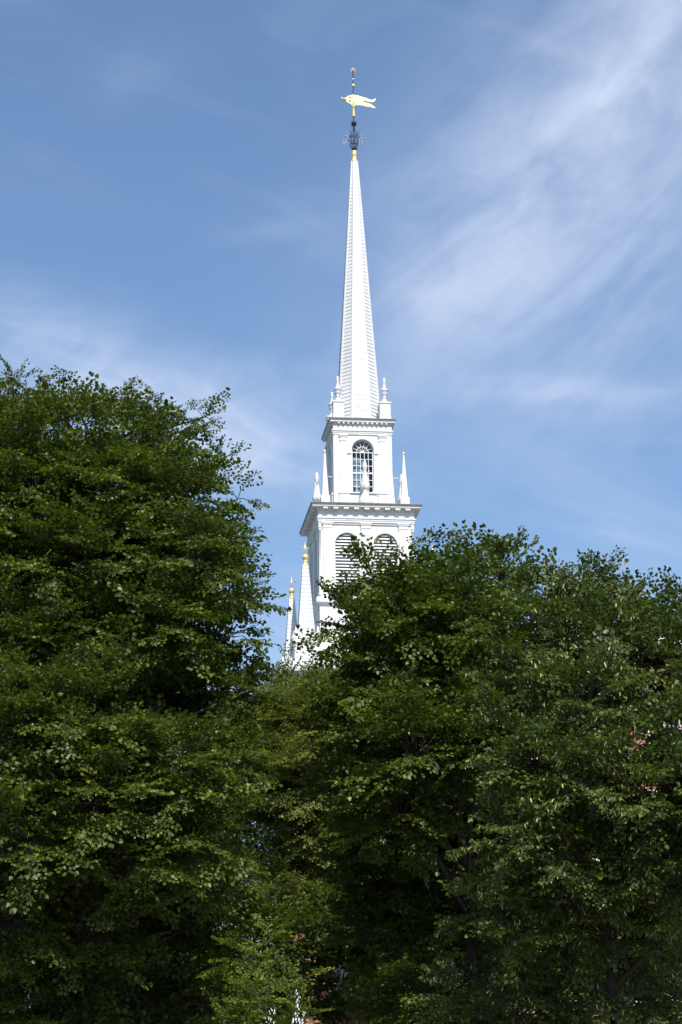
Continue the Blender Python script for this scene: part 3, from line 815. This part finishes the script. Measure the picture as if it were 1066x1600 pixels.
LEFT = [(25, 690, 70), (108, 694, 66, -.5), (178, 682, 54, 1), (246, 706, 56), (266, 716, 44, -.5), (306, 664, 20), (-70, 730, 100), (55, 775, 95, -1.5), (165, 775, 90, -1.5), (262, 790, 80, -2),
        (316, 788, 42), (331, 866, 40), (361, 930, 42), (305, 880, 72, -2.6), (210, 885, 90, -2), (95, 890, 100, -2.2), (-30, 900, 110, -1.5), (360, 995, 42, .5), (270, 990, 78, -2.4),
        (160, 1010, 90, -2.2), (40, 1030, 100, -2.5), (110, 1140, 105, -3.2), (235, 1110, 75, 2.0), (330, 1090, 60, 2.4), (5, 1190, 100, -3.3), (150, 1250, 100, -3.3), (275, 1220, 85, -2.4), (350, 1205, 56, -1),
        (50, 1330, 100, -3.2), (195, 1360, 90, -2.8), (310, 1320, 70, -2), (0, 1450, 95, -3.2), (130, 1470, 85, -3), (250, 1460, 75, 2.4), (60, 1590, 95, -3), (205, 1590, 85, 2.2), (315, 1440, 60, 2.4), (320, 1570, 60, 2.4), (0, 1690, 100, -2.5), (130, 1690, 95, -2.5), (250, 1690, 80, 1), (385, 1080, 42, .4), (350, 1290, 40, .4), (340, 1380, 44, .2),
        (50, 800, 110, 2), (190, 790, 95, 2), (300, 930, 90, 2), (120, 980, 120, 2.5), (250, 1120, 100, 2.5), (80, 1200, 120, 2.5), (220, 1330, 100, 2.5), (60, 1450, 120, 2.5), (26, 598, 18), (44, 612, 16), (108, 618, 20), (190, 628, 18), (250, 644, 20), (318, 652, 18), (345, 722, 18), (372, 780, 16), (388, 840, 16)]
make_tree('linden_tree', 'tall dark green linden filling the left edge beside the steeple', gp(110, 56), lobes(56, LEFT, 2.4), LEAF_A, seed=3, dens=1.45, trunk_r=.30, bract=.0006,
          group='linden trees lining the brick plaza')
RA = [(584, 915, 38), (645, 938, 42), (702, 934, 44), (758, 912, 52), (560, 985, 48), (640, 985, 76, -2), (730, 990, 78, -2), (548, 1062, 44), (615, 1075, 80, -1), (710, 1085, 80, 2.2), (800, 950, 45, .5),
      (565, 1150, 62, -1), (650, 1180, 90, -2.2), (765, 1180, 80, -2.3), (668, 902, 28), (790, 915, 42), (700, 904, 28), (548, 1245, 50, -.2), (625, 1285, 80, -1.2), (725, 1290, 85, 2.5), (600, 1385, 66, 2.2), (695, 1400, 80, 2.6), (655, 1490, 70, -.6), (770, 1530, 75, -1), (640, 1640, 80, 2.5), (668, 1430, 52, -.3), (662, 1550, 60, -3.4), (620, 1590, 55, -3), (740, 1660, 90, 2.5), (590, 1480, 60, 2.5),
      (640, 1000, 90, 1.8), (740, 1050, 95, 2), (600, 1180, 85, 1.8), (700, 1230, 100, 2), (640, 1380, 90, 2), (560, 1320, 50, 1), (690, 868, 18), (738, 880, 16), (640, 872, 14)]
make_tree('linden_tree', 'rounded dark linden partly covering the louvered belfry of the steeple', gp(745, 58), lobes(57, RA, 3.2), LEAF_A, seed=5, dens=1.5, trunk_r=.26, bract=.002,
          group='linden trees lining the brick plaza')
RB = [(850, 942, 42), (930, 950, 46), (980, 968, 40), (1038, 985, 40), (870, 1000, 65, -1), (955, 1030, 75, -1), (1055, 1060, 70, -1), (1130, 1050, 90, -.5), (828, 1085, 60, -1), (910, 1120, 85, -2), (985, 1175, 62, -2), (1110, 1180, 90, -2), (1040, 1120, 55, .5),
      (835, 1200, 70, -2), (925, 1240, 85, -2.8), (1030, 1265, 85, -2.8), (820, 1320, 72, -2.5), (905, 1360, 80, -3), (1010, 1380, 85, -3), (1110, 1330, 95, -2), (765, 1420, 52, -2.5), (845, 1460, 70, -3), (950, 1470, 62, -3), (1060, 1450, 60, -2.5),
      (725, 1570, 44, -2.5), (810, 1590, 60, -3), (900, 1590, 60, -3), (860, 1670, 70, -3), (985, 1560, 50, -1.5), (1060, 1560, 50, -1), (930, 1000, 80, 1.6), (880, 1180, 90, 1.8), (960, 1330, 80, 1.8), (940, 892, 20), (825, 905, 14), (1045, 940, 16)]
make_tree('linden_tree', 'grey green linden at right hung with pale yellow seed bracts', gp(950, 53), lobes(53, RB, 2.8), LEAF_B, seed=8, dens=1.5, trunk_r=.24, bract=.075,
          group='linden trees lining the brick plaza')
CE = [(430, 1105, 30, .4), (482, 1092, 26), (540, 1105, 40), (430, 1180, 60, .6), (500, 1190, 60, .5), (400, 1240, 50), (560, 1240, 60), (480, 1370, 60, .8), (560, 1400, 60, .8), (390, 1400, 40, .5), (455, 1118, 42), (510, 1112, 45), (410, 1135, 34), (470, 1150, 65, -1), (395, 1180, 60, -.5), (540, 1150, 60), (455, 1235, 65, -1), (370, 1255, 50), (520, 1240, 60), (415, 1290, 36), (480, 1310, 48, -.5), (540, 1330, 55), (440, 1420, 45), (500, 1420, 55), (350, 1350, 45, .5)]
make_tree('locust_tree', 'feathery light green tree in the gap below the small pinnacles', gp(450, 92), lobes(92, CE), LEAF_C, tint_mu=.65, leaf=.085, spray_len=.75, n_side=7, seed=13, fine=True, trunk_r=.2, dens=1.6)
BL = [(40, 1000, 120), (200, 1010, 110), (300, 1100, 80), (60, 1180, 130), (200, 1200, 120), (270, 1230, 70), (60, 1360, 130), (220, 1380, 120), (330, 1400, 60), (60, 1540, 130), (220, 1560, 120), (340, 1530, 60), (395, 1470, 55), (440, 1560, 60), (380, 1600, 60), (270, 1510, 80), (300, 1600, 80), (425, 1485, 50), (150, 1650, 100), (260, 1660, 90), (400, 1530, 50)]
make_tree('linden_tree', 'second row linden showing only in gaps of the tall left tree', gp(150, 66), lobes(66, BL), LEAF_A, leaf=.095, seed=31, trunk_r=.26, dens=1.3,
          group='linden trees lining the brick plaza')
BR = [(640, 1020, 80), (760, 1040, 90), (600, 1160, 80), (720, 1180, 110), (840, 1200, 90), (600, 1300, 70), (730, 1340, 110), (850, 1350, 90), (640, 1480, 90), (760, 1510, 110), (870, 1500, 80), (700, 1640, 110), (560, 1460, 60), (530, 1540, 60), (510, 1450, 50), (560, 1620, 70), (950, 1450, 90), (1050, 1430, 90), (960, 1580, 90), (1070, 1570, 90)]
make_tree('linden_tree', 'second row linden in shade behind the two right hand trees', gp(720, 67), lobes(67, BR), LEAF_A, leaf=.095, seed=33, trunk_r=.26, dens=1.3,
          group='linden trees lining the brick plaza')
MA = [(425, 1472, 28), (385, 1500, 36, .4), (440, 1535, 30, -.4), (405, 1570, 36, -.4), (474, 1530, 18), (365, 1590, 30, .6), (482, 1590, 24), (460, 1625, 36, -.3), (380, 1640, 40)]
make_tree('maple_tree', 'small bright yellow green tree low in the middle behind the fountain jets', gp(430, 52), lobes(52, MA), LEAF_D, leaf=.070, spray_len=.55, n_side=4, seed=21, trunk_r=.08, dens=1.5, lift=.15, tint_mu=.35)

# ------------------------------------------------------------------ fountain
fx = at(450, 1590, 16)
ft = empty('fountain', (fx[0], 16, 0)); tag(ft, 'white splashing fountain jets rising in front of the dark trees', 'fountain')
b = MB(); b.lathe([(1.7, .004), (1.75, .1), (1.6, .45), (1.68, .5), (1.68, .55), (1.45, .56), (1.4, .3), (.02, .28)], 40); b.lathe([(.25, .28), (.2, .5), (.12, .9), (.3, 1.05), (.32, 1.1), (.05, 1.12)], 24); b.build('basin', STONE, ft)
WATER = mat('water_spray', (.86, .88, .9), 0.15)
def jet(px, ytop, w, n, seed):
    rg = np.random.default_rng(seed); p = at(px, ytop, 16); x0 = p[0] - fx[0]; zt = p[2]
    b = MB()
    for i in range(n):
        h = rg.random() ** .8 * 2.2
        if h < .004: continue
        s = w * (.15 + .55 * min(h, .5) ** .8)
        x, y, z = x0 + rg.normal(0, s), rg.normal(0, s), zt - h
        r = rg.uniform(.0012, .0036) * (1.0 if rg.random() < .88 else 1.5); e = rg.uniform(.7, 2.2)
        b.ring([(r * .1, z - r * 1.6 * e), (r * .8, z - r * .6 * e), (r, z + r * .2), (r * .6, z + r * 1.2 * e), (r * .1, z + r * 2 * e)], 5, 0, False, smooth=True, center=(x, y))
    b.lathe([(.012, 1.1), (.016, zt - 1.2), (.006, zt - .5)], 8, (x0, 0))
    return b.build('water_jet', WATER, ft)
jet(464, 1546, .055, 800, 1); jet(424, 1574, .080, 600, 2); jet(476, 1580, .055, 450, 3)
